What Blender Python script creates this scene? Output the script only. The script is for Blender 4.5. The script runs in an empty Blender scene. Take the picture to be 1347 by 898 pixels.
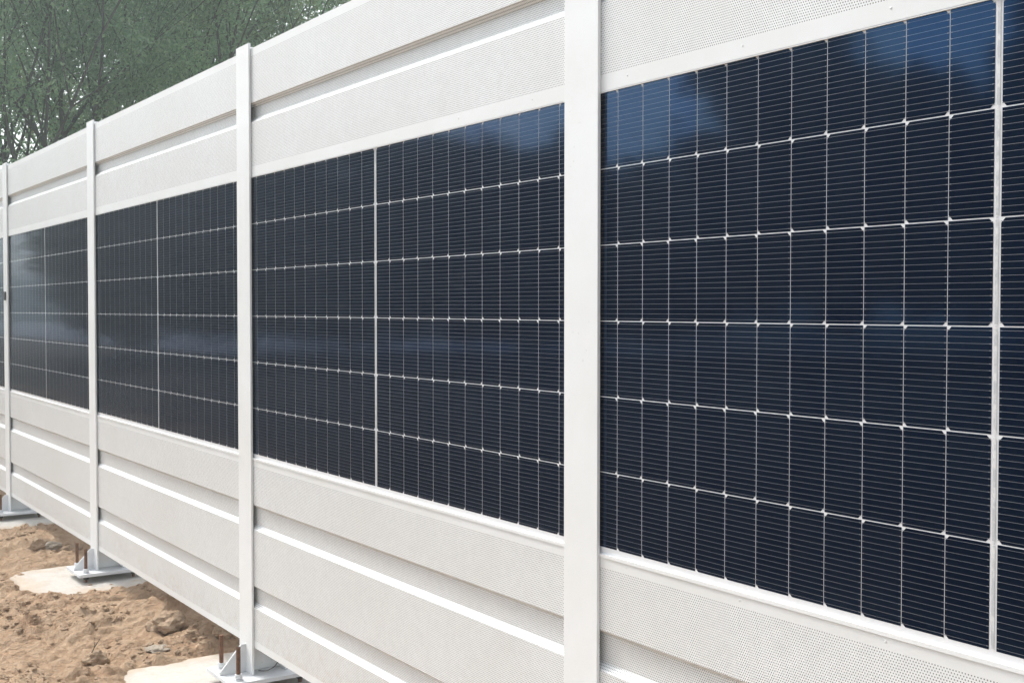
import bpy, bmesh, math, random
import numpy as np
from mathutils import Vector, noise
R = math.radians

# ------------------------------------------------------------------ camera, sky, sun, exposure
sc = bpy.context.scene
col = sc.collection
EYE = 1.5
YAW, PITCH, FPX = 0.5902427963780461, 0.027547516477016844, 1574.9953
cam_d = bpy.data.cameras.new('camera')
cam = bpy.data.objects.new('camera', cam_d)
col.objects.link(cam)
cam.location = (0, 0, EYE)
cam.rotation_euler = (math.pi / 2 - PITCH, 0, -YAW)
cam_d.sensor_fit = 'HORIZONTAL'
cam_d.sensor_width = 36.0
cam_d.lens = FPX / 1347 * 36.0
cam_d.clip_start = 0.05
cam_d.clip_end = 3000
sc.camera = cam

SUN_EL, SUN_AZ = 50.0, 345.0      # azimuth clockwise from +Y: hazy light from ahead, a little to the open side of the barrier
w = bpy.data.worlds.new('World')
sc.world = w
w.use_nodes = True
nt = w.node_tree
bg = nt.nodes['Background']
sky = nt.nodes.new('ShaderNodeTexSky')
sky.sky_type = 'NISHITA'
sky.sun_disc = False
sky.sun_elevation = R(SUN_EL)
sky.sun_rotation = R(SUN_AZ)
sky.air_density = 1.0
sky.dust_density = 3.0
hs = nt.nodes.new('ShaderNodeHueSaturation')
hs.inputs['Saturation'].default_value = 0.35
nt.links.new(sky.outputs[0], hs.inputs['Color'])
nt.links.new(hs.outputs[0], bg.inputs['Color'])
bg.inputs['Strength'].default_value = 0.15
sun_d = bpy.data.lights.new('sun', 'SUN')
sun_d.energy = 1.5
sun_d.angle = R(18)
sun_d.color = (1.0, 0.997, 0.968)
sun = bpy.data.objects.new('sun', sun_d)
col.objects.link(sun)
sd = Vector((math.sin(R(SUN_AZ)) * math.cos(R(SUN_EL)), math.cos(R(SUN_AZ)) * math.cos(R(SUN_EL)), math.sin(R(SUN_EL))))
sun.rotation_euler = (-sd).to_track_quat('-Z', 'Y').to_euler()
sun.location = sd * 40
vs = sc.view_settings
vs.view_transform = 'Standard'
vs.look = 'None'
vs.exposure = 1.33
vs.gamma = 1.0
vs.use_curve_mapping = False
sc.cycles.use_denoising = True
sc.cycles.max_bounces = 8
sc.cycles.transparent_max_bounces = 8

# ------------------------------------------------------------------ helpers
def tag(o, label=None, cat=None, group=None, kind=None):
    for k, v in (('label', label), ('category', cat), ('group', group), ('kind', kind)):
        if v:
            o[k] = v
    return o

def empty(name, loc, label, cat, group=None, rz=0):
    o = bpy.data.objects.new(name, None)
    col.objects.link(o)
    o.empty_display_size = 0.1
    o.location = loc
    o.rotation_euler = (0, 0, rz)
    return tag(o, label, cat, group)

class MB:
    """collects polygons with a material index"""
    def __init__(self):
        self.v, self.f, self.m = [], [], []
    def poly(self, pts, mi=0):
        n = len(self.v)
        self.v += [tuple(p) for p in pts]
        self.f.append(tuple(range(n, n + len(pts))))
        self.m.append(mi)
    def box(self, a, b, mi=0):
        x0, y0, z0 = a
        x1, y1, z1 = b
        n = len(self.v)
        self.v += [(x0, y0, z0), (x1, y0, z0), (x1, y1, z0), (x0, y1, z0), (x0, y0, z1), (x1, y0, z1), (x1, y1, z1), (x0, y1, z1)]
        for q in ((0, 3, 2, 1), (4, 5, 6, 7), (0, 1, 5, 4), (1, 2, 6, 5), (2, 3, 7, 6), (3, 0, 4, 7)):
            self.f.append(tuple(n + i for i in q))
            self.m.append(mi)
    def tube(self, pts, rad, n=8, mi=0, cap=True):
        base = len(self.v)
        P = [Vector(p) for p in pts]
        for i, p in enumerate(P):
            t = (P[min(i + 1, len(P) - 1)] - P[max(i - 1, 0)]).normalized()
            a = t.cross(Vector((0.31, 0.17, 0.93)) if abs(t.z) < 0.9 else Vector((1, 0, 0))).normalized()
            b = t.cross(a)
            r = rad[i] if hasattr(rad, '__len__') else rad
            for k in range(n):
                an = 2 * math.pi * k / n
                self.v.append(tuple(p + r * (math.cos(an) * a + math.sin(an) * b)))
        for i in range(len(P) - 1):
            for k in range(n):
                k2 = (k + 1) % n
                self.f.append((base + i * n + k, base + i * n + k2, base + (i + 1) * n + k2, base + (i + 1) * n + k))
                self.m.append(mi)
        if cap:
            self.f.append(tuple(base + k for k in reversed(range(n))))
            self.f.append(tuple(base + (len(P) - 1) * n + k for k in range(n)))
            self.m += [mi, mi]
    def mesh(self, name, mats):
        me = bpy.data.meshes.new(name)
        me.from_pydata(self.v, [], self.f)
        for m in (mats if isinstance(mats, (list, tuple)) else [mats]):
            me.materials.append(m)
        me.polygons.foreach_set('material_index', self.m)
        me.update()
        return me
    def build(self, name, mats, parent=None, bevel=0, smooth=False, loc=None):
        me = self.mesh(name, mats)
        if bevel:
            bm = bmesh.new()
            bm.from_mesh(me)
            bmesh.ops.remove_doubles(bm, verts=bm.verts, dist=1e-6)
            bmesh.ops.bevel(bm, geom=[e for e in bm.edges if e.is_manifold and e.calc_face_angle(0) > 0.6], offset=bevel, segments=2, profile=0.5, affect='EDGES')
            bm.to_mesh(me)
            bm.free()
        if smooth:
            me.polygons.foreach_set('use_smooth', [True] * len(me.polygons))
        return link(name, me, parent, loc)

def link(name, me, parent=None, loc=None):
    o = bpy.data.objects.new(name, me)
    col.objects.link(o)
    if parent:
        o.parent = parent
    if loc is not None:
        o.location = loc
    return o

def raw_mesh(name, verts, faces4, mat):
    """fast quad mesh from numpy arrays"""
    me = bpy.data.meshes.new(name)
    n, q = len(verts), len(faces4)
    me.vertices.add(n)
    me.vertices.foreach_set('co', np.asarray(verts, 'f').ravel())
    me.loops.add(q * 4)
    me.loops.foreach_set('vertex_index', np.asarray(faces4, 'i').ravel())
    me.polygons.add(q)
    me.polygons.foreach_set('loop_start', np.arange(0, q * 4, 4, dtype='i'))
    me.materials.append(mat)
    me.update(calc_edges=True)
    return me

def copy_tree(o, parent=None):
    c = o.copy()
    col.objects.link(c)
    c.parent = parent
    for ch in list(o.children):
        copy_tree(ch, c)
    return c

# ------------------------------------------------------------------ materials
def mat(name):
    m = bpy.data.materials.new(name)
    m.use_nodes = True
    return m, m.node_tree, m.node_tree.nodes['Principled BSDF']

def node(t, typ, **kw):
    n = t.nodes.new(typ)
    for k, v in kw.items():
        setattr(n, k, v)
    return n

def math_(t, op, a, b=None, c=None):
    n = node(t, 'ShaderNodeMath', operation=op)
    for i, x in enumerate((a, b, c)):
        if x is None:
            continue
        if isinstance(x, (int, float)):
            n.inputs[i].default_value = x
        else:
            t.links.new(x, n.inputs[i])
    return n.outputs[0]

def noise_(t, scale, detail=4, rough=0.6, vec=None):
    n = node(t, 'ShaderNodeTexNoise')
    n.inputs['Scale'].default_value = scale
    n.inputs['Detail'].default_value = detail
    n.inputs['Roughness'].default_value = rough
    if vec is None:
        vec = node(t, 'ShaderNodeTexCoord').outputs['Object']
    t.links.new(vec, n.inputs['Vector'])
    return n.outputs['Fac']

def ramp_(t, fac, stops):
    n = node(t, 'ShaderNodeValToRGB')
    e = n.color_ramp.elements
    while len(e) < len(stops):
        e.new(0.5)
    for el, (p, c) in zip(e, stops):
        el.position = p
        el.color = (c, c, c, 1) if isinstance(c, (int, float)) else (*c, 1)
    t.links.new(fac, n.inputs['Fac'])
    return n.outputs['Color']

def mix_(t, fac, a, b):
    n = node(t, 'ShaderNodeMix', data_type='RGBA')
    for s, x in ((n.inputs[0], fac), (n.inputs[6], a), (n.inputs[7], b)):
        if isinstance(x, (int, float)):
            s.default_value = x
        elif isinstance(x, tuple):
            s.default_value = (*x, 1)
        else:
            t.links.new(x, s)
    return n.outputs[2]

def bump_(t, b, h, strength, dist):
    n = node(t, 'ShaderNodeBump')
    n.inputs['Strength'].default_value = strength
    n.inputs['Distance'].default_value = dist
    t.links.new(h, n.inputs['Height'])
    t.links.new(n.outputs[0], b.inputs['Normal'])

def world_pos(t):
    return node(t, 'ShaderNodeNewGeometry').outputs['Position']

def paint(name, c, rough=0.42, dirt=0.06, chips=False):
    m, t, b = mat(name)
    wp = world_pos(t)
    n1 = noise_(t, 2.3, 5, 0.65, wp)
    c2 = tuple(x * (1 - dirt) * k for x, k in zip(c, (1.0, 0.992, 0.97)))
    colr = mix_(t, ramp_(t, n1, [(0.38, 0.0), (0.66, 1.0)]), c, c2)
    if chips:
        n2 = noise_(t, 85, 2, 0.5, wp)
        n3 = noise_(t, 3.0, 2, 0.5, wp)
        f = math_(t, 'MULTIPLY', ramp_(t, n2, [(0.70, 0.0), (0.73, 1.0)]), ramp_(t, n3, [(0.5, 0.0), (0.6, 0.35)]))
        colr = mix_(t, f, colr, (0.42, 0.42, 0.41))
    t.links.new(colr, b.inputs['Base Color'])
    t.links.new(math_(t, 'MULTIPLY_ADD', noise_(t, 9, 3, 0.6, wp), 0.25, rough - 0.12), b.inputs['Roughness'])
    bump_(t, b, noise_(t, 160, 2, 0.5, wp), 0.08, 0.002)
    return m

M_POST = paint('white_post_paint', (0.79, 0.80, 0.795), 0.42, 0.05, True)
M_PLATE = paint('white_plate_paint', (0.68, 0.69, 0.70), 0.5, 0.14, True)
M_PANEL = paint('white_panel_paint', (0.76, 0.77, 0.76), 0.45, 0.05)
M_FRAME = paint('white_frame_paint', (0.79, 0.80, 0.795), 0.4, 0.04)

def perforated():
    m, t, b = mat('perforated_sheet')
    wp = world_pos(t)
    sp = node(t, 'ShaderNodeSeparateXYZ')
    t.links.new(wp, sp.inputs[0])
    PY, PZ = 0.0062, 0.0054
    zr = math_(t, 'DIVIDE', sp.outputs['Z'], PZ)
    row = math_(t, 'FLOOR', zr)
    odd = math_(t, 'MULTIPLY', math_(t, 'MODULO', row, 2.0), 0.5)
    yr = math_(t, 'ADD', math_(t, 'DIVIDE', math_(t, 'ADD', sp.outputs['Y'], 20.0), PY), odd)
    fy = math_(t, 'MULTIPLY', math_(t, 'SUBTRACT', math_(t, 'FRACT', yr), 0.5), PY)
    fz = math_(t, 'MULTIPLY', math_(t, 'SUBTRACT', math_(t, 'FRACT', zr), 0.5), PZ)
    d = math_(t, 'SQRT', math_(t, 'ADD', math_(t, 'MULTIPLY', fy, fy), math_(t, 'MULTIPLY', fz, fz)))
    hole = math_(t, 'LESS_THAN', d, 0.00135)
    n1 = noise_(t, 1.7, 5, 0.65, wp)
    base = mix_(t, ramp_(t, n1, [(0.35, 0.0), (0.68, 1.0)]), (0.795, 0.805, 0.795), (0.745, 0.745, 0.720))
    base = mix_(t, ramp_(t, noise_(t, 38, 4, 0.75, wp), [(0.40, 0.0), (0.62, 0.55)]), base, (0.70, 0.702, 0.688))
    low = node(t, 'ShaderNodeMapRange')      # splashes of soil along the lowest edge
    low.inputs['From Min'].default_value = 0.45
    low.inputs['From Max'].default_value = 0.13
    t.links.new(sp.outputs['Z'], low.inputs['Value'])
    spl = math_(t, 'MULTIPLY', math_(t, 'POWER', low.outputs[0], 2.0), ramp_(t, noise_(t, 22, 6, 0.8, wp), [(0.45, 0.0), (0.7, 0.6)]))
    base = mix_(t, spl, base, (0.55, 0.46, 0.37))
    t.links.new(mix_(t, hole, base, (0.11, 0.109, 0.104)), b.inputs['Base Color'])
    b.inputs['Roughness'].default_value = 0.45
    return m
M_PERF = perforated()

def pv(name, c, metallic=0.0, rough=0.4, spec=0.5, noise_amt=None):
    m, t, b = mat(name)
    b.inputs['Base Color'].default_value = (*c, 1)
    b.inputs['Metallic'].default_value = metallic
    b.inputs['Roughness'].default_value = rough
    b.inputs['Specular IOR Level'].default_value = spec
    b.inputs['Coat Weight'].default_value = 1.0
    b.inputs['Coat IOR'].default_value = 1.27
    wp = world_pos(t)
    t.links.new(math_(t, 'MULTIPLY_ADD', noise_(t, 1.3, 4, 0.6, wp), 0.08, 0.05), b.inputs['Coat Roughness'])
    if noise_amt:
        n = noise_(t, 30, 4, 0.7, wp)
        t.links.new(mix_(t, ramp_(t, n, [(0.45, 0.0), (0.6, 1.0)]), c, noise_amt), b.inputs['Base Color'])
    return m, t, b

def cell_mat():
    m, t, b = mat('solar_cell')
    wp = world_pos(t)
    ri = node(t, 'ShaderNodeNewGeometry').outputs['Random Per Island']
    t.links.new(mix_(t, ri, (0.0015, 0.002, 0.006), (0.003, 0.0045, 0.012)), b.inputs['Base Color'])
    b.inputs['IOR'].default_value = 2.15
    t.links.new(mix_(t, ri, (0.11, 0.40, 1.0), (0.19, 0.50, 1.0)), b.inputs['Specular Tint'])      # blue anti-reflection coating
    n = noise_(t, 1.3, 4, 0.6, wp)
    t.links.new(math_(t, 'MULTIPLY_ADD', n, 0.06, 0.035), b.inputs['Roughness'])
    d = node(t, 'ShaderNodeBsdfDiffuse')             # share of the textured glass that sends nothing back
    d.inputs['Color'].default_value = (0.003, 0.005, 0.014, 1)
    mx = node(t, 'ShaderNodeMixShader')
    mx.inputs[0].default_value = 0.5
    t.links.new(b.outputs[0], mx.inputs[1])
    t.links.new(d.outputs[0], mx.inputs[2])
    t.links.new(mx.outputs[0], t.nodes['Material Output'].inputs['Surface'])
    return m
M_CELL = cell_mat()
M_BACK = pv('white_backing', (0.72, 0.72, 0.72), 0.0, 0.6)[0]
M_RIB = pv('silver_ribbon', (0.17, 0.175, 0.185), 0.0, 0.5)[0]
M_STRIP = pv('grey_busbar', (0.46, 0.47, 0.48), 0.0, 0.5, 0.5, (0.66, 0.66, 0.65))[0]

def rust():
    m, t, b = mat('rusty_steel')
    n = noise_(t, 60, 4, 0.7, world_pos(t))
    t.links.new(mix_(t, ramp_(t, n, [(0.35, 0.0), (0.65, 1.0)]), (0.10, 0.055, 0.035), (0.20, 0.095, 0.05)), b.inputs['Base Color'])
    b.inputs['Roughness'].default_value = 0.85
    return m
M_RUST = rust()
def plain(name, c, rough=0.7):
    m, t, b = mat(name)
    b.inputs['Base Color'].default_value = (*c, 1)
    b.inputs['Roughness'].default_value = rough
    return m
M_DARK = plain('dark_steel', (0.04, 0.038, 0.036), 0.6)
M_WIRE = plain('tie_wire_steel', (0.08, 0.07, 0.065), 0.6)

def soil_mat(name, a, b_, c, scale=1.0):
    m, t, b = mat(name)
    wp = world_pos(t)
    n1 = noise_(t, 2.2 * scale, 6, 0.65, wp)
    n2 = noise_(t, 26 * scale, 5, 0.7, wp)
    cc = mix_(t, ramp_(t, n1, [(0.36, 0.0), (0.64, 1.0)]), a, b_)
    cc = mix_(t, ramp_(t, n2, [(0.42, 0.0), (0.72, 0.75)]), cc, c)
    t.links.new(cc, b.inputs['Base Color'])
    b.inputs['Roughness'].default_value = 0.95
    b.inputs['Specular IOR Level'].default_value = 0.15
    vo = node(t, 'ShaderNodeTexVoronoi', feature='F1')
    vo.inputs['Scale'].default_value = 55 * scale
    vo.inputs['Randomness'].default_value = 1.0
    wv = node(t, 'ShaderNodeVectorMath', operation='MULTIPLY_ADD')
    nz = node(t, 'ShaderNodeTexNoise')
    nz.inputs['Scale'].default_value = 30 * scale
    nz.inputs['Detail'].default_value = 4
    t.links.new(wp, nz.inputs['Vector'])
    t.links.new(nz.outputs['Color'], wv.inputs[0])
    wv.inputs[1].default_value = (0.02 / scale,) * 3
    t.links.new(wp, wv.inputs[2])
    t.links.new(wv.outputs[0], vo.inputs['Vector'])
    hgt = math_(t, 'SUBTRACT', noise_(t, 70 * scale, 6, 0.78, wp), math_(t, 'MULTIPLY', vo.outputs['Distance'], 0.55))
    bump_(t, b, hgt, 0.9, 0.014 / math.sqrt(scale))
    return m
def ground_zone(m):
    t = m.node_tree
    b = t.nodes['Principled BSDF']
    src = b.inputs['Base Color'].links[0].from_socket
    wp = world_pos(t)
    sp = node(t, 'ShaderNodeSeparateXYZ')
    t.links.new(wp, sp.inputs[0])
    xx = math_(t, 'ADD', sp.outputs['X'], math_(t, 'MULTIPLY', noise_(t, 0.8, 4, 0.6, wp), 2.0))
    mr = node(t, 'ShaderNodeMapRange')
    mr.inputs['From Min'].default_value = -0.6
    mr.inputs['From Max'].default_value = 0.9
    t.links.new(xx, mr.inputs['Value'])
    verge = mix_(t, ramp_(t, noise_(t, 0.9, 6, 0.7, wp), [(0.4, 0.0), (0.62, 1.0)]), (0.046, 0.038, 0.027), (0.085, 0.060, 0.042))
    t.links.new(mix_(t, mr.outputs[0], verge, src), b.inputs['Base Color'])
M_SOIL = soil_mat('bare_soil', (0.345, 0.220, 0.135), (0.42, 0.29, 0.187), (0.475, 0.36, 0.255))
M_CLOD = soil_mat('soil_clod', (0.34, 0.228, 0.145), (0.41, 0.292, 0.195), (0.47, 0.36, 0.26), 2.0)
M_ROCK = soil_mat('pale_rock', (0.37, 0.265, 0.178), (0.45, 0.335, 0.235), (0.31, 0.21, 0.135), 3.0)

M_PALE = soil_mat('pale_stone', (0.38, 0.32, 0.255), (0.46, 0.405, 0.335), (0.34, 0.26, 0.185), 4.0)
def concrete():
    m, t, b = mat('pale_concrete')
    wp = world_pos(t)
    n1 = noise_(t, 5, 6, 0.7, wp)
    n2 = noise_(t, 45, 5, 0.7, wp)
    c = mix_(t, ramp_(t, n2, [(0.35, 0.0), (0.7, 1.0)]), (0.44, 0.405, 0.36), (0.51, 0.48, 0.435))
    c = mix_(t, ramp_(t, n1, [(0.55, 0.0), (0.68, 0.7)]), c, (0.42, 0.32, 0.225))
    sp = node(t, 'ShaderNodeSeparateXYZ')
    t.links.new(node(t, 'ShaderNodeTexCoord').outputs['Generated'], sp.inputs[0])
    ex = math_(t, 'ABSOLUTE', math_(t, 'SUBTRACT', sp.outputs['X'], 0.5))
    ey = math_(t, 'ABSOLUTE', math_(t, 'SUBTRACT', sp.outputs['Y'], 0.5))
    e = math_(t, 'ADD', math_(t, 'MAXIMUM', ex, ey), math_(t, 'MULTIPLY', math_(t, 'SUBTRACT', noise_(t, 11, 6, 0.75, wp), 0.5), 0.55))
    c = mix_(t, ramp_(t, e, [(0.30, 0.0), (0.45, 0.8)]), c, (0.43, 0.34, 0.25))
    t.links.new(c, b.inputs['Base Color'])
    b.inputs['Roughness'].default_value = 0.9
    bump_(t, b, noise_(t, 90, 5, 0.7, wp), 0.4, 0.006)
    return m
M_CONC = concrete()

def leaf_mat(name, a, b_, transl=0.6):
    m, t, b = mat(name)
    g = node(t, 'ShaderNodeNewGeometry')
    oi = node(t, 'ShaderNodeObjectInfo')
    c = mix_(t, g.outputs['Random Per Island'], a, b_)
    h = node(t, 'ShaderNodeHueSaturation')
    t.links.new(math_(t, 'MULTIPLY_ADD', oi.outputs['Random'], 0.05, 0.47), h.inputs['Hue'])
    t.links.new(math_(t, 'MULTIPLY_ADD', math_(t, 'FRACT', math_(t, 'MULTIPLY', oi.outputs['Random'], 7.3)), 0.5, 0.8), h.inputs['Value'])
    t.links.new(c, h.inputs['Color'])
    d = t.nodes['Principled BSDF']
    d.inputs['Roughness'].default_value = 0.42
    tr = node(t, 'ShaderNodeBsdfTranslucent')
    t.links.new(h.outputs[0], d.inputs['Base Color'])
    t.links.new(h.outputs[0], tr.inputs['Color'])
    mx = node(t, 'ShaderNodeMixShader')
    mx.inputs[0].default_value = transl
    t.links.new(d.outputs[0], mx.inputs[1])
    t.links.new(tr.outputs[0], mx.inputs[2])
    t.links.new(mx.outputs[0], t.nodes['Material Output'].inputs['Surface'])
    return m
M_LEAF = leaf_mat('grey_green_leaf', (0.12, 0.23, 0.128), (0.26, 0.42, 0.23))
M_LEAF_Y = leaf_mat('yellow_green_leaf', (0.13, 0.18, 0.07), (0.20, 0.25, 0.11))
M_LEAF_W = leaf_mat('wood_leaf', (0.05, 0.07, 0.056), (0.09, 0.115, 0.088), 0.25)
M_BARK = soil_mat('dark_bark', (0.060, 0.064, 0.058), (0.085, 0.086, 0.076), (0.105, 0.100, 0.088), 3.0)

# ------------------------------------------------------------------ the barrier line (measured): wall face X, posts along Y
D = 1.80677
POST_Y = [0.082, 2.370, 4.622, 6.945, 9.300, 11.60, 13.90]
XF = D - 0.015          # front of the post flanges
XP = D - 0.005          # front of the metal panels
def Z(rel):
    return EYE + rel
PLATE_TOP, PLATE_BOT, PAD_TOP = Z(-1.474), Z(-1.492), Z(-1.528)

# ------------------------------------------------------------------ ground
PADS = [(1.80, y + dy, rx, ry, s) for (y, dy, rx, ry, s) in (
    (POST_Y[0], 0, .40, .38, 1), (POST_Y[1], 0, .40, .38, 2), (POST_Y[2], .10, .54, .40, 3), (POST_Y[3], .03, .41, .40, 4),
    (POST_Y[4], -.12, .42, .38, 5), (POST_Y[5], 0, .40, .38, 6), (POST_Y[6], 0, .40, .38, 7))]

def fbm(x, y, s, o, seed):
    return noise.fractal(Vector((x * s + seed * 13.1, y * s - seed * 7.7, seed * 3.3)), 0.9, 2.1, o)

def soil_h(x, y, fine=True):
    h = 0.030 * fbm(x, y, 1.3, 3, 1)
    # a low spoil ridge between the two nearest footings, one behind
    h += 0.11 * math.exp(-((y - 5.95 + 0.25 * (x - 1.4)) / 0.22) ** 2) * math.exp(-((x - 1.75) / 0.65) ** 2)
    h += 0.085 * math.exp(-((y - 8.15) / 0.45) ** 2) * math.exp(-((x - 1.9) / 0.8) ** 2)
    h += 0.045 * math.exp(-((y - 5.45) / 0.2) ** 2) * math.exp(-((x - 2.1) / 0.5) ** 2)
    if fine:
        n = fbm(x, y, 6.0, 4, 2)
        lump_ = noise.voronoi(Vector((x * 16 + 0.6 * n, y * 16, 3.0)))[0]
        h += 0.025 * n + 0.024 * abs(fbm(x, y, 9.0, 3, 3)) + 0.011 * fbm(x, y, 30, 3, 4) - 0.034 * max(0.0, lump_[0] - 0.30) * (0.6 + n)
    h += PAD_TOP - 0.012
    for (px, py, rx, ry, s) in PADS:          # soil lies back from the footing tops
        dx, dy = (x - px) / rx, (y - py) / ry
        d = (abs(dx) ** 3.5 + abs(dy) ** 3.5) ** (1 / 3.5)
        if d < 1.6:
            d += 0.16 * fbm(x, y, 4.0, 4, 20 + s) + 0.05 * fbm(x, y, 17.0, 3, 30 + s)
            k = min(1.0, max(0.0, (d - 0.62) / 0.42))
            k = k * k * (3 - 2 * k)
            h = (h + 0.018) * k + (PAD_TOP - 0.05) * (1 - k)
    return h

def axis(segs):
    out = []
    for a, b, st in segs:
        n = max(1, round((b - a) / st))
        out += [a + (b - a) * i / n for i in range(n)]
    out.append(segs[-1][1])
    return out
gx = axis([(-1200, -300, 150), (-300, -60, 40), (-60, -10, 8), (-10, -1, 1), (-1, .5, .1), (.5, 2.7, .0125), (2.7, 4, .1), (4, 12, 1), (12, 60, 8), (60, 300, 40), (300, 1200, 150)])
gy = axis([(-1200, -300, 150), (-300, -60, 40), (-60, -8, 8), (-8, 0, 1), (0, 4.2, .15), (4.2, 7.4, .0125), (7.4, 10, .022), (10, 14, .15), (14, 24, 1), (24, 60, 6), (60, 300, 40), (300, 1200, 150)])
gv = np.zeros((len(gy), len(gx), 3))
for j, y in enumerate(gy):
    for i, x in enumerate(gx):
        near = -1 < x < 4 and 0 < y < 14
        gv[j, i] = (x, y, soil_h(x, y, near) if (-12 < x < 12 and -8 < y < 24) else PAD_TOP - 0.02)
nx = len(gx)
jj, ii = np.meshgrid(np.arange(len(gy) - 1), np.arange(nx - 1), indexing='ij')
a0 = (jj * nx + ii).ravel()
ground = link('ground', raw_mesh('ground', gv.reshape(-1, 3), np.stack([a0, a0 + 1, a0 + nx + 1, a0 + nx], 1), M_SOIL))
ground.data.polygons.foreach_set('use_smooth', [True] * len(ground.data.polygons))
tag(ground, 'bare brown soil with lumps and ruts along the barrier', 'ground', kind='structure')

ground_zone(M_SOIL)
M_ROAD = soil_mat('pale_road_surface', (0.20, 0.20, 0.22), (0.25, 0.25, 0.27), (0.23, 0.226, 0.235), 1.0)
m = MB()
m.box((-25, 26, PAD_TOP - .25), (-10.5, 400, PAD_TOP + .02))
tag(m.build('road', M_ROAD), 'pale grey road running parallel to the barrier', 'road', kind='structure')

# soil clods: crumbs nobody could count
rng = random.Random(5)
def lump(mb, c, r, rnd, sub=1, flat=0.7, mi=0):
    bm = bmesh.new()
    bmesh.ops.create_icosphere(bm, subdivisions=sub, radius=1.0)
    sx, sy, sz = rnd.uniform(.7, 1.3), rnd.uniform(.7, 1.3), flat * rnd.uniform(.7, 1.2)
    o = Vector((rnd.uniform(0, 50), rnd.uniform(0, 50), 0))
    rot = rnd.uniform(0, 6.28)
    n0 = len(mb.v)
    for v in bm.verts:
        d = v.co.normalized()
        k = 1 + 0.38 * noise.noise(d * 1.6 + o) + 0.16 * noise.noise(d * 4 + o)
        p = Vector((d.x * sx, d.y * sy, d.z * sz)) * k * r
        x, y = p.x * math.cos(rot) - p.y * math.sin(rot), p.x * math.sin(rot) + p.y * math.cos(rot)
        mb.v.append((c[0] + x, c[1] + y, c[2] + p.z))
    for f in bm.faces:
        mb.f.append(tuple(n0 + v.index for v in f.verts))
        mb.m.append(mi)
    bm.free()
mb = MB()
for k in range(30000):
    x, y = rng.uniform(0.55, 2.5), rng.uniform(4.3, 9.8)
    den = 0.35 + 1.6 * fbm(x, y, 2.6, 3, 9)
    inpad = any((abs((x - p[0]) / p[2]) ** 3.5 + abs((y - p[1]) / p[3]) ** 3.5) < 0.95 for p in PADS)
    if rng.random() > den or (inpad and rng.random() < 0.97):
        continue
    r = 0.0022 + 0.016 * rng.random() ** 5
    z = (PAD_TOP if inpad else soil_h(x, y)) - r * 0.05
    lump(mb, (x, y, z), r, rng, 1)
tag(mb.build('soil_crumbs', M_CLOD), 'crumbs and clods of dry brown earth strewn over the soil', 'soil', kind='stuff')

# ------------------------------------------------------------------ concrete footings
def footing(p, label):
    px, py, rx, ry, s = p
    n, rings = 72, 14
    m = MB()
    edge = []
    for k in range(n):
        a = 2 * math.pi * k / n
        c_, s_ = math.cos(a), math.sin(a)
        q = (abs(c_) ** 4.5 + abs(s_) ** 4.5) ** (-1 / 4.5)
        wob = 1 + 0.045 * fbm(c_ * 1.2, s_ * 1.2, 1.2, 3, 40 + s)
        edge.append((c_ * q * rx * wob, s_ * q * ry * wob))
    m.v.append((px, py, PAD_TOP))
    for r in range(1, rings + 1):
        for ex, ey in edge:
            x, y = px + ex * r / rings, py + ey * r / rings
            m.v.append((x, y, PAD_TOP + 0.0035 * fbm(x, y, 9, 3, 50 + s) - (0.008 if r == rings else 0)))
    for ex, ey in edge:
        m.v.append((px + ex * 1.03, py + ey * 1.03, PAD_TOP - 0.16))
    for k in range(n):
        m.f.append((0, 1 + k, 1 + (k + 1) % n)); m.m.append(0)
        for r in range(rings):
            a, b = 1 + r * n + k, 1 + r * n + (k + 1) % n
            m.f.append((a, a + n, b + n, b)); m.m.append(0)
    return tag(m.build('concrete_footing', M_CONC, smooth=True), label, 'footing', 'concrete footings under the posts')

ORD = ['post beyond the frame edge', 'broadest post', 'second-nearest post', 'third-nearest post', 'most distant post showing its base', 'post out beyond the fourth', 'last post of the row']
FOOT_LABEL = ['pale concrete footing under the post nearest the viewer', 'pale concrete footing below the broad foreground post',
    'pale dirt-stained concrete footing under the second-nearest post, its two rusty rods standing tall', 'pale concrete footing between two soil mounds under the third-nearest post',
    'small sliver of pale concrete under the farthest visible post foot', 'pale concrete footing under the fifth post along the barrier', 'pale concrete footing under the last post of the barrier']
for p, l in zip(PADS, FOOT_LABEL):
    footing(p, l)

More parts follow.
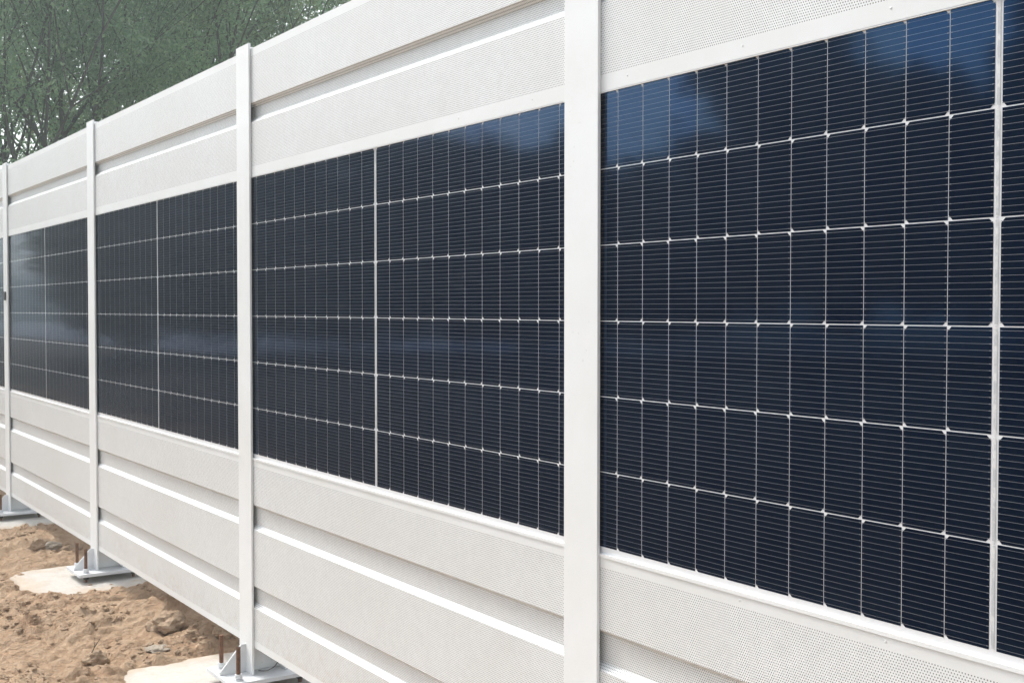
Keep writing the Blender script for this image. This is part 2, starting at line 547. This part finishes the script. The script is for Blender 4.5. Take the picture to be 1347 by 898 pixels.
# ------------------------------------------------------------------ steel posts
PT = Z(1.052)
def make_post(label):
    e = empty('steel_post', (0, 0, PLATE_TOP), label, 'post', 'white steel posts of the barrier')
    h = PT - PLATE_TOP
    x0 = XF - D
    m = MB()          # H section, one outline extruded upward
    fw, ft, wt, dp = 0.0685, 0.009, 0.0035, 0.150
    o = [(0, -fw), (ft, -fw), (ft, -wt), (dp - ft, -wt), (dp - ft, -fw), (dp, -fw), (dp, fw), (dp - ft, fw), (dp - ft, wt), (ft, wt), (ft, fw), (0, fw)]
    n = len(o)
    for z in (0.0, h):
        m.v += [(x0 + x, y, z) for x, y in o]
    for k in range(n):
        k2 = (k + 1) % n
        m.f.append((k, k2, k2 + n, k + n)); m.m.append(0)
    m.f.append(tuple(reversed(range(n)))); m.f.append(tuple(range(n, 2 * n))); m.m += [0, 0]
    m.build('column', M_POST, e, bevel=0.0012)
    m = MB()
    m.box((x0 - .115, -.14, PLATE_BOT - PLATE_TOP), (x0 + .24, .14, -0.0005))
    m.build('base_plate', M_PLATE, e, bevel=0.002)
    for sgn, xb in ((-1, x0 - 0.0005), (1, x0 + dp + 0.0005)):      # stiffener on each flange
        m = MB()
        L = 0.108 if sgn < 0 else 0.07
        pr = [(0, 0), (L, 0), (L, .012), (.02, .112), (0, .112)]
        for yy in (-.005, .005):
            m.v += [(xb + sgn * a, yy, b) for a, b in pr]
        m.f += [(0, 1, 2, 3, 4), (9, 8, 7, 6, 5)] + [(i, (i + 1) % 5, (i + 1) % 5 + 5, i + 5) for i in range(5)]
        m.m += [0] * 7
        m.build('gusset', M_PLATE, e, bevel=0.001)
    rr = random.Random(3)
    for bx in (x0 - .068, x0 + .195):
        for by in (-.095, .095):
            m = MB()
            m.tube([(0, 0, PAD_TOP - PLATE_TOP - .02), (0, 0, .135 + rr.uniform(-.012, .012))], .0085, 12)
            # thread ridges on the standing end
            for i in range(30):
                z = .024 + i * .0036
                m.tube([(0, 0, z), (0, 0, z + .0012), (0, 0, z + .0024)], [.0083, .0094, .0083], 10, cap=False)
            b = m.build('anchor_bolt', M_RUST, e, loc=(bx, by, 0))
            m = MB()
            m.tube([(0, 0, .0005), (0, 0, .004)], .019, 16)
            m.build('washer', M_PLATE, b)
            m = MB()
            m.tube([(0, 0, .0045), (0, 0, .023)], .0155, 6)
            m.build('nut', M_PLATE, b, bevel=.0012)
            m = MB()
            m.tube([(0, 0, PLATE_BOT - PLATE_TOP - .019), (0, 0, PLATE_BOT - PLATE_TOP - .0008)], .015, 6)
            m.build('levelling_nut', M_DARK, b)
    return e
POST_LABEL = ['white steel post beside the viewer at the open end of the barrier', 'broad foreground white steel post, tallest and widest strip crossing the whole picture height',
    'white steel post with two rusty rods and a tie wire lying on its base plate', 'white steel post on a raised base plate whose bolts stand clear of the footing',
    'slim distant white steel post with a small black clip', 'white steel post beyond the one with a black clip', 'last white steel post at the far end of the barrier']
proto = make_post(POST_LABEL[0])
posts = []
for k, y in enumerate(POST_Y):
    p = proto if k == 0 else copy_tree(proto)
    p.location = (D, y, PLATE_TOP)
    p['label'] = POST_LABEL[k]
    posts.append(p)
m = MB()
m.box((XF - D - .012, -.025, 0), (XF - D - .001, .02, .062))
m.build('clip', M_DARK, posts[4], bevel=.002, loc=(0, 0, Z(.06) - PLATE_TOP))

# ------------------------------------------------------------------ acoustic panels (profiled perforated sheet)
GD = 0.016
def groove(zt, zrt, zrb, zb, gd=GD):
    return [(zt, 0), (zrt, gd), (zrb, gd), (zb, 0)]

def panel_mesh(y0, y1, prof, bands, thick=.10):
    """prof: (z rel to eye, depth) from top to bottom; bands: material per segment"""
    m = MB()
    for (a, b), mi in zip(zip(prof[:-1], prof[1:]), bands):
        (za, da), (zb, db) = a, b
        m.poly([(XP + da, y0, Z(za)), (XP + db, y0, Z(zb)), (XP + db, y1, Z(zb)), (XP + da, y1, Z(za))], mi)
    zt, zb = prof[0][0], prof[-1][0]
    xb = XP + thick
    m.poly([(XP, y0, Z(zt)), (XP, y1, Z(zt)), (xb, y1, Z(zt)), (xb, y0, Z(zt))], 0)
    m.poly([(XP, y0, Z(zb)), (xb, y0, Z(zb)), (xb, y1, Z(zb)), (XP, y1, Z(zb))], 0)
    m.poly([(xb, y0, Z(zt)), (xb, y1, Z(zt)), (xb, y1, Z(zb)), (xb, y0, Z(zb))], 0)
    for y in (y0, y1):
        m.poly([(XP + d, y, Z(z)) for z, d in prof] + [(xb, y, Z(zb)), (xb, y, Z(zt))], 0)
    return m

def relocate(me_owner, mb, c):
    mb.v = [(x - c[0], y - c[1], z - c[2]) for x, y, z in mb.v]

UP = [(1.030, .0), (1.000, .0)] + groove(.816, .802, .7605, .737, .023) + [(.563, 0), (.5235, 0)]
UPB = [0, 1, 1, 1, 1, 1, 0]
LO = [(-.6075, 0), (-.630, 0)] + groove(-.786, -.799, -.869, -.887) + groove(-1.113, -1.126, -1.184, -1.202) + [(-1.335, 0), (-1.363, 0)]
LOB = [0, 1, 1, 1, 1, 1, 1, 1, 1, 1, 0]

rivet_mb = MB()
for r0, r1, d0, d1 in ((.0028, .0022, 0, .0006), (.0022, .0006, .0006, .0010)):
    rivet_mb.tube([(-d0, 0, 0), (-d1, 0, 0)], [r0, r1], 10, cap=False)
rivet_me = rivet_mb.mesh('rivet', M_PANEL)

def acoustic(name, label, group, y0, y1, prof, bands, rivet_z, flanged):
    yc = (y0 + y1) / 2
    c = (XP, yc, Z(prof[-1][0]))
    e = empty(name, c, label, 'panel', group)
    mb_ = panel_mesh(y0, y1, prof, bands)
    relocate(e, mb_, c)
    mb_.build('perforated_sheet', [M_PANEL, M_PERF], e)
    n = 6
    for i in range(n):
        rv = link('rivet', rivet_me, e, (-0.0002, (i + .5) / n * (y1 - y0) - (y1 - y0) / 2 + .03, Z(rivet_z) - c[2]))
    return e

# ------------------------------------------------------------------ solar modules
PC, RC, ZC, G0 = 0.092, 0.184, -0.030688, 0.0045
def module_mesh(half):
    m = MB()          # x toward the viewer is negative; local origin at module centre
    hz0, hz1 = -.598, .5205          # visible opening (rel. to eye)
    m.poly([(0, half, hz0), (0, -half, hz0), (0, -half, hz1), (0, half, hz1)], 1)
    ch, gv_, gh = .0082, .0007, .0011
    for side in (-1, 1):             # +1 = away from the viewer
        for c in range(12):
            ya = (.0072 if c == 0 else G0 + c * PC + gv_)
            yb = G0 + (c + 1) * PC - gv_
            for r in range(6):
                za, zb = ZC + (3 - r) * RC - gh, ZC + (2 - r) * RC + gh
                # corners cut on the side towards the middle strip in odd rows, away from it in even rows
                if r % 2 == 0:
                    pts = [(ya, za - ch), (ya + ch, za), (yb, za), (yb, zb), (ya + ch, zb), (ya, zb + ch)]
                else:
                    pts = [(ya, za), (yb - ch, za), (yb, za - ch), (yb, zb + ch), (yb - ch, zb), (ya, zb)]
                P3 = [(-.0004, side * y, z) for y, z in pts]
                if side < 0:
                    P3 = P3[::-1]
                m.poly(P3[::-1] if False else P3, 0)
                for i in range(16):
                    z = zb + (i + .5) / 16 * (za - zb)
                    for y1, y2, hw in ((ya, yb, .00029), (ya, ya + .005, .0007), (yb - .005, yb, .0007)):
                        x = -.0007 if hw < .0005 else -.0008
                        q = [(x, side * y1, z - hw), (x, side * y2, z - hw), (x, side * y2, z + hw), (x, side * y1, z + hw)]
                        m.poly(q if side > 0 else q[::-1], 2)
    return m

def strip_mesh():
    m = MB()
    for r in range(6):
        za, zb = ZC + (3 - r) * RC - .004, ZC + (2 - r) * RC + .004
        m.poly([(-.0009, .0030, zb), (-.0009, -.0030, zb), (-.0009, -.0030, za), (-.0009, .0030, za)], 0)
    for r in range(1, 6):
        z = ZC + (3 - r) * RC
        for dz in (-.0013, .0013):
            m.poly([(-.0009, .0022, z + dz - .0006), (-.0009, -.0022, z + dz - .0006), (-.0009, -.0022, z + dz + .0006), (-.0009, .0022, z + dz + .0006)], 0)
    return m

def frame_mesh(half):
    m = MB()
    t = .035
    m.box((-.0075, -half, -.6065), (t, half, -.598))          # bottom lip, stands proud of the glass
    m.box((-.0045, -half, .5205), (t, half, .5230))           # top lip
    m.box((-.0030, -half, -.5975), (t, -half + .006, .5200))
    m.box((-.0030, half - .006, -.5975), (t, half, .5200))
    m.box((.004, -half + .007, -.597), (.006, half - .007, .52))     # back sheet
    return m

BAY_WORD = ['nearest dark solar panel, cells and pale middle strip largest, cut by the picture edge', 'solar panel between the broad foreground post and the post with rusty rods',
    'solar panel between the post with rusty rods and the third-nearest post', 'distant solar panel mirroring the pale beige sky gap', 'farthest sliver of solar panel past the post with a black clip', 'solar panel in the last bay of the barrier']
UP_WORD = ['upper white perforated panel above the nearest solar panel, only its lowest band showing', 'upper white grooved panel between the broad foreground post and the post with rusty rods',
    'upper white grooved panel between the second-nearest and third-nearest posts', 'upper white grooved panel above the solar panel that mirrors pale sky', 'upper white panel sliver beyond the post with a black clip', 'upper white grooved panel in the last bay']
LO_WORD = ['lower white perforated panel below the nearest solar panel, its hole pattern clearest', 'lower white panel whose two grooves run from the foreground post to the rusty-rod post',
    'lower white grooved panel over bare soil, ending at the rusty-rod post', 'lower white grooved panel below the solar panel that mirrors pale sky', 'lower white panel sliver beyond the post with a black clip', 'lower white grooved panel in the last bay']
for b in range(6):
    y0, y1 = POST_Y[b] + .008, POST_Y[b + 1] - .008
    yc, half = (POST_Y[b] + POST_Y[b + 1]) / 2, (y1 - y0) / 2 - .001
    acoustic('acoustic_panel', LO_WORD[b], 'lower acoustic panels', y0, y1, LO, LOB, -.6165, True)
    acoustic('acoustic_panel', UP_WORD[b], 'upper acoustic panels', y0, y1, UP, UPB, .548, True)
    e = empty('solar_panel', (D, yc, Z(-.6065)), BAY_WORD[b], 'solar panel', 'solar panels along the barrier')
    off = (0, 0, .6065)
    module_mesh(half - .0065).build('cell_sheet', [M_CELL, M_BACK, M_RIB], e, loc=off)
    strip_mesh().build('middle_strip', M_STRIP, e, loc=off)
    frame_mesh(half).build('frame', M_FRAME, e, loc=off)

# ------------------------------------------------------------------ loose things on the ground
def rock(name, label, x, y, r, seed, matl=M_ROCK, flat=.75, sink=.35, cat='rock', group=None):
    m = MB()
    rnd = random.Random(seed)
    z = soil_h(x, y)
    lump(m, (0, 0, 0), r, rnd, 4, flat)
    # facet: add ridged detail
    vv = []
    for v in m.v:
        p = Vector(v)
        d = p.normalized()
        p += d * r * (0.10 * noise.noise(p * (9 / r * .12) + Vector((seed, 0, 0))) + 0.05 * noise.noise(p * (30 / r * .12)))
        vv.append(tuple(p))
    m.v = vv
    o = m.build(name, matl)
    o.location = (x, y, z + r * flat * (1 - 2 * sink) * .6)
    return tag(o, label, cat, group)
def at(u, v, rel=-1.51):
    # the spot on the ground that the picture point stands on
    x, y = (u - 673.5) / FPX, (449 - v) / FPX
    cy, sy, cp, sp_ = math.cos(YAW), math.sin(YAW), math.cos(PITCH), math.sin(PITCH)
    d = Vector((x * cy + (cp + y * sp_) * sy, -x * sy + (cp + y * sp_) * cy, y * cp - sp_))
    d *= rel / d.z
    return d.x, d.y
rock('rock', 'broad flat-topped tan rock beside the wall foot before the two rusty rods', *at(219, 829), .082, 11, flat=.62)
rock('rock', 'jagged pale stone with a dry twig leaning on it', *at(126, 866), .050, 12, flat=.75, sink=.2)
rock('rock', 'pale tan rock on the soil mound near the farthest visible footing', *at(53, 724), .058, 13, flat=.75)
rock('rock', 'smaller greyish stone beside the tan rock on the far soil mound', *at(70, 724), .050, 14, M_PALE, flat=.6)
rock('rock', 'half-buried grey stone close under the wall on the far soil mound', *at(92, 724), .055, 15, flat=.6)
rock('rock', 'flat pale grey stone between the broad tan rock and the rusty rods', *at(208, 854), .055, 16, M_PALE, .28, .3)
rock('rock', 'grey rubble lump under the wall edge beside the rusty rods', *at(296, 843), .05, 17, flat=.5, sink=.3)
TW = Vector((*at(114, 866), 0))
m = MB()
z0 = soil_h(TW.x, TW.y)
ax = Vector((math.cos(YAW), -math.sin(YAW), 0))
up = Vector((0, 0, 1))
p0 = Vector((TW.x, TW.y, z0 + .004))
m.tube([p0, p0 + ax * .02 + up * .035, p0 + ax * .035 + up * .065, p0 + ax * .058 + up * .10], [.0028, .0025, .002, .001], 6)
m.tube([p0 + ax * .035 + up * .065, p0 + ax * .038 + up * .085 + Vector((0, .02, 0)), p0 + ax * .042 + up * .098 + Vector((0, .03, 0))], [.0016, .0013, .0008], 5)
tag(m.build('twig', M_BARK), 'thin dry twig leaning against the jagged stone', 'twig')
m = MB()
pts = []
px_, py_ = D + .02, POST_Y[2]
for i in range(40):
    t = i / 39
    pts.append((px_ + .005 + .10 * t + .008 * math.sin(t * 9), py_ - .035 - .03 * math.sin(t * 4.0) - .005 * math.sin(t * 13), PLATE_TOP + .004 + .030 * t * t))
m.tube(pts, .0016, 6)
m.tube([pts[-1], (pts[-1][0] + .012, pts[-1][1] - .01, pts[-1][2] + .014)], .0016, 6)
m.tube([pts[-1], (pts[-1][0] + .016, pts[-1][1] + .01, pts[-1][2] + .003)], .0016, 6)
tag(m.build('tie_wire', M_WIRE), 'bent dark tie wire lying on the base plate with rusty rods', 'wire')

# ------------------------------------------------------------------ trees
def grow(seed, height, spread, stems, fork, lean=0.0):
    rnd = random.Random(seed)
    br = []          # (points, radii, level)
    def shoot(p, d, ln, r, lv):
        n = 7 if lv < 2 else 5
        pts, rad = [p.copy()], [r]
        q, dd = p.copy(), d.copy()
        for i in range(n):
            dd = (dd + Vector((rnd.gauss(0, .11), rnd.gauss(0, .11), rnd.gauss(0.03, .08)))).normalized()
            q = q + dd * (ln / n)
            pts.append(q.copy())
            rad.append(max(.003, r * (1 - .72 * (i + 1) / n)))
        br.append((pts, rad, lv))
        if lv >= 3:
            return
        kids = (6, 6, 5)[lv]
        for k in range(kids):
            i = rnd.randint(2, n)
            t = (pts[i] - pts[i - 1]).normalized()
            side = Vector((rnd.gauss(0, 1), rnd.gauss(0, 1), rnd.gauss(0, .35)))
            side = (side - side.dot(t) * t).normalized()
            nd = (t * rnd.uniform(.75, 1.1) + side * rnd.uniform(.45, .9) * spread).normalized()
            shoot(pts[i], nd, ln * rnd.uniform(.42, .68), rad[i] * .62, lv + 1)
    for s in range(stems):
        a = 2 * math.pi * (s + rnd.random() * .6) / stems
        base = Vector((.12 * math.cos(a) * (stems > 1), .12 * math.sin(a) * (stems > 1), -0.15))
        d0 = Vector((.20 * math.cos(a) * (stems > 1) + lean, .20 * math.sin(a) * (stems > 1), 1)).normalized()
        r0 = .065 * height / 10 / (1 + .25 * (stems - 1))
        top = base + d0 * fork * rnd.uniform(.9, 1.1)
        mid = base.lerp(top, .5) + Vector((rnd.gauss(0, .06), rnd.gauss(0, .06), 0))
        br.append(([base, mid, top], [r0 * 1.25, r0, r0 * .9], 0))
        nl = 4
        for k in range(nl):
            aa = a + 2 * math.pi * k / nl + rnd.uniform(-.4, .4)
            d = (d0 + Vector((math.cos(aa), math.sin(aa), 0)) * rnd.uniform(.25, .6) * spread).normalized()
            shoot(top - d0 * rnd.uniform(0, .5), d, (height - fork) * rnd.uniform(.62, .85), r0 * .62, 1)
    return br

def tree_meshes(seed, height, spread, stems, fork, leaves, lsize, matl, low=0.0, lean=0.0):
    br = grow(seed, height, spread, stems, fork, lean)
    m = MB()
    tips = []
    for pts, rad, lv in br:
        m.tube(pts, rad, 8 if lv < 2 else 5, cap=False)
        if lv >= 2:
            for i in range(1, len(pts)):
                tips.append((pts[i - 1], pts[i]))
    rs = np.random.default_rng(seed)
    A = np.array([t[0] for t in tips]); B = np.array([t[1] for t in tips])
    # clumps: some twigs carry many leaves, some few
    wgt = rs.gamma(1.1, 1.0, len(tips)); wgt /= wgt.sum()
    idx = rs.choice(len(tips), leaves, p=wgt)
    tt = rs.random((leaves, 1))
    P = A[idx] * (1 - tt) + B[idx] * tt + rs.normal(0, .13, (leaves, 3)) * np.array([1, 1, .8])
    P[:, 2] -= np.abs(rs.normal(0, .05, leaves))
    if low > 0:       # low suckers and shrubby growth round the stem
        k = int(leaves * low)
        cl = rs.normal(0, 1, (60, 3)) * np.array([1.1, 1.1, .9]) + np.array([0, 0, fork * .62])
        P[:k] = cl[rs.integers(0, 60, k)] + rs.normal(0, .22, (k, 3))
    d = rs.normal(0, 1, (leaves, 3)) + np.array([0, 0, -.5]); d /= np.linalg.norm(d, axis=1, keepdims=True)
    nrm = rs.normal(0, 1, (leaves, 3)) + np.array([0, 0, .6])
    s = np.cross(d, nrm); s /= np.linalg.norm(s, axis=1, keepdims=True) + 1e-9
    ln = lsize * rs.uniform(.6, 1.35, (leaves, 1)); wd = ln * rs.uniform(.36, .55, (leaves, 1))
    V = np.stack([P, P + d * ln * .45 + s * wd * .5, P + d * ln, P + d * ln * .45 - s * wd * .5], 1).reshape(-1, 3)
    F = np.arange(leaves * 4).reshape(-1, 4)
    tm = m.mesh('trunk', M_BARK)
    tm.polygons.foreach_set('use_smooth', [True] * len(tm.polygons))
    return tm, raw_mesh('crown', V, F, matl)

KIND = {
    'fan': tree_meshes(21, 10.5, 1.0, 3, 2.6, 56000, .074, M_LEAF, .16),
    'tall': tree_meshes(34, 11.5, .85, 2, 3.2, 48000, .074, M_LEAF, .14),
    'slim': tree_meshes(47, 9.5, .75, 1, 3.0, 34000, .074, M_LEAF, .12, .05),
    'light': tree_meshes(58, 8.6, 1.1, 2, 2.2, 42000, .070, M_LEAF_Y, .15),
}
def az_pos(u, dist):
    a = YAW + math.atan((u - 673.5) / FPX)
    return dist * math.sin(a), dist * math.cos(a)
def tree(kind, u, dist, rz, s, label):
    x, y = az_pos(u, dist)
    e = empty('tree', (x, y, PAD_TOP - .02), label, 'tree', 'trees behind the barrier', rz)
    e.scale = (s, s, s)
    link('trunk', KIND[kind][0], e)
    link('crown', KIND[kind][1], e)
    return e
tree('fan', 85, 19.5, .4, 1.0, 'grey-green leafy tree whose dark limbs fan out above the far end of the wall')
tree('tall', 178, 21.5, 1.9, 1.0, 'tree with upright dark stems rising over the post third from the viewer')
tree('slim', 118, 17.0, 2.6, .92, 'slim short-limbed tree in front, just above the top of the third-nearest post')
tree('fan', 0, 24.0, 3.3, 1.05, 'dense dull green tree at the far left border above the most distant post')
tree('slim', 283, 18.0, .9, 1.0, 'tree with a single dark slanting stem above the second-nearest post')
tree('slim', 236, 24.0, 4.4, 1.1, 'hazy tree standing behind the one with a slanting stem')
tree('light', 392, 20.5, 5.2, 1.0, 'yellower green tree beside the bright sky gap above the sloping wall top')
tree('slim', 30, 16.5, .3, .85, 'small slim tree in front of the fanning limbs, close behind the wall')
tree('tall', 40, 29.0, 5.5, 1.1, 'tall pale tree farthest back beyond the fanning limbs')
tree('fan', -25, 17.5, 2.2, .95, 'low leafy tree filling the corner above the far end of the wall')
tree('fan', 345, 28.0, 1.2, 1.0, 'airy tree with sky showing through, behind the yellower one')

# ------------------------------------------------------------------ the wood facing the barrier across the open ground (it is what the solar glass mirrors)
def wood(name, label, spots, n_each, size, seed):
    rs = np.random.default_rng(seed)
    VV, k = [], 0
    mt = MB()
    for (azd, dist, ht, rad) in spots:
        x, y = 2 * D - dist * math.sin(R(azd)), dist * math.cos(R(azd))      # bearings as the glass mirrors them
        nb = 26
        c = rs.normal(0, 1, (nb, 3)); c /= np.linalg.norm(c, axis=1, keepdims=True)
        c = c * rs.random((nb, 1)) ** .4 * np.array([rad, rad, ht * .42]) + np.array([x, y, ht * .55])
        P = c[rs.integers(0, nb, n_each)] + rs.normal(0, rad * .22, (n_each, 3))
        P[:, 2] = np.clip(P[:, 2], .1, None)
        d = rs.normal(0, 1, (n_each, 3)); d /= np.linalg.norm(d, axis=1, keepdims=True)
        s = np.cross(d, rs.normal(0, 1, (n_each, 3))); s /= np.linalg.norm(s, axis=1, keepdims=True) + 1e-9
        ln = size * rs.uniform(.6, 1.4, (n_each, 1))
        VV.append(np.stack([P, P + d * ln * .5 + s * ln * .35, P + d * ln, P + d * ln * .5 - s * ln * .35], 1).reshape(-1, 3))
    V = np.concatenate(VV)
    o = link(name, raw_mesh(name, V, np.arange(len(V)).reshape(-1, 4), M_LEAF_W))
    return tag(o, label, 'wood', kind='stuff')
rw = random.Random(8)
spots = []
for row in range(2):
    for azd in np.arange(14.7 + row * .9, 75, 1.9):
        dist = rw.uniform(33, 37) + row * 6
        el = next(e for lim, e in ((24, 7.6), (31, 8.6), (37, 8.4), (41, 6.9), (44.2, 8.0), (49, 13.5), (56.5, 11.4), (99, 14.0)) if azd < lim)
        ht = EYE + dist * math.tan(R(el + rw.uniform(-1.2, 0.5)))
        spots.append((azd, dist, ht, rw.uniform(1.2, 1.9)))
wood('wood', 'dark wood across the open ground, facing the barrier', spots, 4200, .36, 4)
far = [(a, rw.uniform(150, 190), rw.uniform(2.5, 4.2), rw.uniform(4, 7)) for a in np.arange(-30, 16, 1.5)]
wood('far_wood', 'low distant wood on the horizon beyond the open ground', far, 1500, 1.2, 9)

# ------------------------------------------------------------------ thin milky air
hz = MB()
hz.box((-260, -120, -1.0), (120, 260, 16.0))
mh = bpy.data.materials.new('thin_haze')
mh.use_nodes = True
t = mh.node_tree
t.nodes.remove(t.nodes['Principled BSDF'])
v = t.nodes.new('ShaderNodeVolumePrincipled')
v.inputs['Color'].default_value = (0.85, 0.96, 0.95, 1)
v.inputs['Density'].default_value = 0.0055
v.inputs['Anisotropy'].default_value = 0.5
t.links.new(v.outputs[0], t.nodes['Material Output'].inputs['Volume'])
tag(hz.build('haze', mh), 'thin milky haze that pales the trees behind the barrier', 'haze', kind='stuff')
